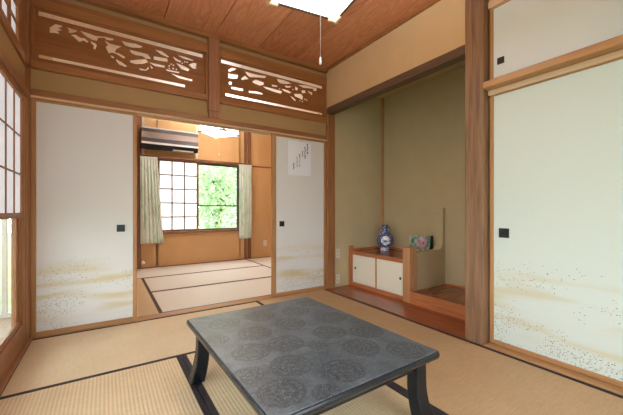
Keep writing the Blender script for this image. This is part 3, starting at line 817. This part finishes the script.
# ================================================================== VASE
t = thing('vase', 'blue and white porcelain moon flask vase on the alcove cabinet', 'vase', (2.95, 2.80, .4335), R(-38))
MB().lathe([(.030,0),(.056,0),(.058,.012),(.050,.030),(.046,.036),(.066,.050),(.094,.085),(.105,.125),(.098,.165),(.074,.200),(.045,.222),(.036,.236),(.032,.255),(.033,.28),(.040,.305),(.044,.318),(.040,.32),(.030,.30),(.02,.28)], 32, .74).build('body', M['vase'], t, smooth=True)
for s in (-1, 1):
    MB().tube([(s*.034,0,.288),(s*.052,0,.288),(s*.062,0,.270),(s*.064,0,.248),(s*.060,0,.226),(s*.050,0,.212)], [.006,.007,.007,.007,.006,.006], 8).build('handle', M['vase'], t, smooth=True)

# ================================================================== PICTURES
t = thing('picture_card', 'pink flower picture standing behind the low alcove partition', 'picture', (2.94, 2.215, .4335), R(-3))
o = MB().box(-.15, -.004, 0, .15, .004, .216, bev=.001).build('print', M['flower'], t)
o = MB().prism([(-.01, 0), (.03, 0), (.01, .15)], .004, .05).build('easel_back', M['paper'], t)
t = thing('picture_card', 'green leafy picture leaning behind the pink flower picture', 'picture', (2.835, 2.27, .4335), R(14))
o = MB().box(-.09, -.004, 0, .09, .004, .228, bev=.001).build('print', M['green'], t)
o = MB().prism([(-.01, 0), (.03, 0), (.01, .15)], .004, .05).build('easel_back', M['paper'], t)

# ================================================================== NOTE ON THE DOOR
t = thing('paper_note', 'white handwritten sheet pinned at the top of a sliding door', 'paper sheet', (1.83, 3.036, 1.32), absolute=True)
mb = MB(); nx = 10
mb.sweep([[(1.682+.306*i/nx, 3.0355-.004*math.sin(PI*i/nx)-.002*(j % 2), z) for j, z in ((0, 1.325+.004*i/nx), (1, 1.325+.004*i/nx), (3, 1.712-.0*i), (2, 1.712))] for i in range(nx+1)])
mb.build('sheet', M['paper'], t)
def note_marks(cols):
    m = MB(); rnd = random.Random(5)
    for (cx, ya, yb) in cols:
        u = 284 + cx/8.83; y = ya
        while y < yb:
            X, Z = on_back(u, 135 + y/8.83, 3.03)
            for q in range(4):
                ox, oz = rnd.uniform(-.006, .006), rnd.uniform(-.006, .006)
                if rnd.random() < .5: m.box(X+ox-.006, 3.0265, Z+oz-.001, X+ox+.006, 3.0335, Z+oz+.001, bev=0)
                else: m.box(X+ox-.001, 3.0265, Z+oz-.006, X+ox+.001, 3.0335, Z+oz+.006, bev=0)
            y += 13
    return m
for q in ((207, 85, 172), (185, 112, 212), (162, 150, 202), (138, 176, 190), (85, 256, 302)): note_marks([q]).build('handwriting', M['ink'], t)
for q in ((138, 195, 285), (115, 200, 285)): note_marks([q]).build('faint_handwriting', M['ink_faint'], t)
MB().lathe([(.003, 1.712), (.007, 1.722), (.007, 1.735), (.002, 1.74)], 10, 1, (1.846, 3.036)).build('pin', M['ivory'], t)

# ================================================================== OUTLETS
def plate(label, x, y, z, w, h, slots):
    t = thing('wall_outlet', label, 'wall outlet', (x, y, z), absolute=True)
    B(x-w/2, y-.009, z-h/2, x+w/2, y+.001, z+h/2, bev=.003, seg=2).build('cover', M['ivory'], t)
    for dz in slots:
        for dx in (-.007, .007): B(x+dx-.0018, y-.0095, z+dz-.006, x+dx+.0018, y-.0085, z+dz+.006, bev=0).build('slot', M['black'], t)
    return t
plate('ivory wall plate on the olive alcove side wall, upper of two', 2.372, 3.03, .41, .06, .115, (.025, -.025))
plate('ivory socket low on the olive alcove side wall, lower of two', 2.372, 3.03, .10, .06, .115, (.025, -.025))
plate('ivory socket low on the orange far wall', 2.651, 5.72, .285, .072, .115, (.025, -.025))
t = thing('gas_tap', 'small white tap knob at the foot of the far wall', 'tap', (.53, 5.69, .10), absolute=True)
MB().tube([(.50, 5.72, .10), (.50, 5.66, .10)], [.02, .012], 12).build('stem', M['dark_metal'], t)
bm = bmesh.new(); bmesh.ops.create_uvsphere(bm, u_segments=14, v_segments=9, radius=.028); bmesh.ops.translate(bm, verts=bm.verts, vec=(.50, 5.64, .105))
m = MB(); m.merge(bm); m.build('knob', M['white'], t, smooth=True)

# ================================================================== TREES OUTSIDE
def tree(label, base, h, rad, n, m, seed, lean=.0):
    rnd = random.Random(seed)
    t = thing('tree', label, 'tree', base)
    tr = MB(); top = Vector((lean, 0, h*.62))
    tr.tube([(0, 0, -.02), (lean*.2, .03, h*.2), (lean*.6, -.02, h*.42), top], [.10, .08, .06, .03], 8)
    for i in range(9):
        a = rnd.uniform(0, 2*PI); f = rnd.uniform(.35, .95); p = Vector((lean*f*.9, 0, h*.62*f))
        q = p + Vector((math.cos(a)*rad*.6, math.sin(a)*rad*.5, rnd.uniform(.3, .9)))
        tr.tube([p, (p+q)/2 + Vector((0, 0, .1)), q], [.03, .02, .008], 6)
    tr.build('trunk', M['bark'], t, smooth=True)
    lf = MB()
    for i in range(n):
        d = Vector((rnd.gauss(0, 1), rnd.gauss(0, 1), rnd.gauss(0, 1))).normalized() * (rnd.random() ** .45)
        c = Vector((d.x*rad + lean*.6, d.y*rad*.8, h*.58 + d.z*h*.46))
        s = rnd.uniform(.05, .11)
        e = Euler((rnd.uniform(-1, 1), rnd.uniform(-1, 1), rnd.uniform(0, 6.28))).to_matrix()
        lf.bm.faces.new([lf.bm.verts.new(c + e @ Vector(p)) for p in ((-s, 0, 0), (0, -s*.45, s*.15), (s, 0, 0), (0, s*.45, s*.15))])
    lf.build('foliage', m, t)
    return t
tree('leaning yellow-green tree outside the far window', (2.6, 9.2, -.45), 3.6, 1.25, 5200, M['leaf'], 3, .5)
tree('dense green tree filling the left of the far window view', (2.2, 12.3, -.45), 4.4, 1.9, 6000, M['leaf2'], 8, .2)
tree('pale bluish green tree farther off outside the far window', (7.1, 13.2, -.45), 4.8, 2.2, 6000, M['leaf2'], 4, -.3)

# ================================================================== LIGHT
w = bpy.data.worlds.new('World'); bpy.context.scene.world = w; w.use_nodes = True
bg = w.node_tree.nodes['Background']; bg.inputs[0].default_value = (.88, .96, 1.0, 1); bg.inputs[1].default_value = 5.5

# ================================================================== CAMERA
cam = bpy.data.cameras.new('camera'); co = bpy.data.objects.new('camera', cam); C.objects.link(co)
cam.sensor_width = 36; cam.lens = 313.5/623*36; cam.shift_y = 2.5/623
co.location = (0, 0, .94); co.rotation_euler = (PI/2, 0, -R(33.3)); cam.clip_start = .02
sc = bpy.context.scene; sc.camera = co
for o in bpy.data.objects:
    if '_abs' in o: del o['_abs']
sc.view_settings.view_transform = 'Standard'; sc.view_settings.look = 'None'
sc.view_settings.exposure = 0.2; sc.view_settings.gamma = 1; sc.view_settings.use_curve_mapping = False
sc.cycles.max_bounces = 8; sc.cycles.diffuse_bounces = 5
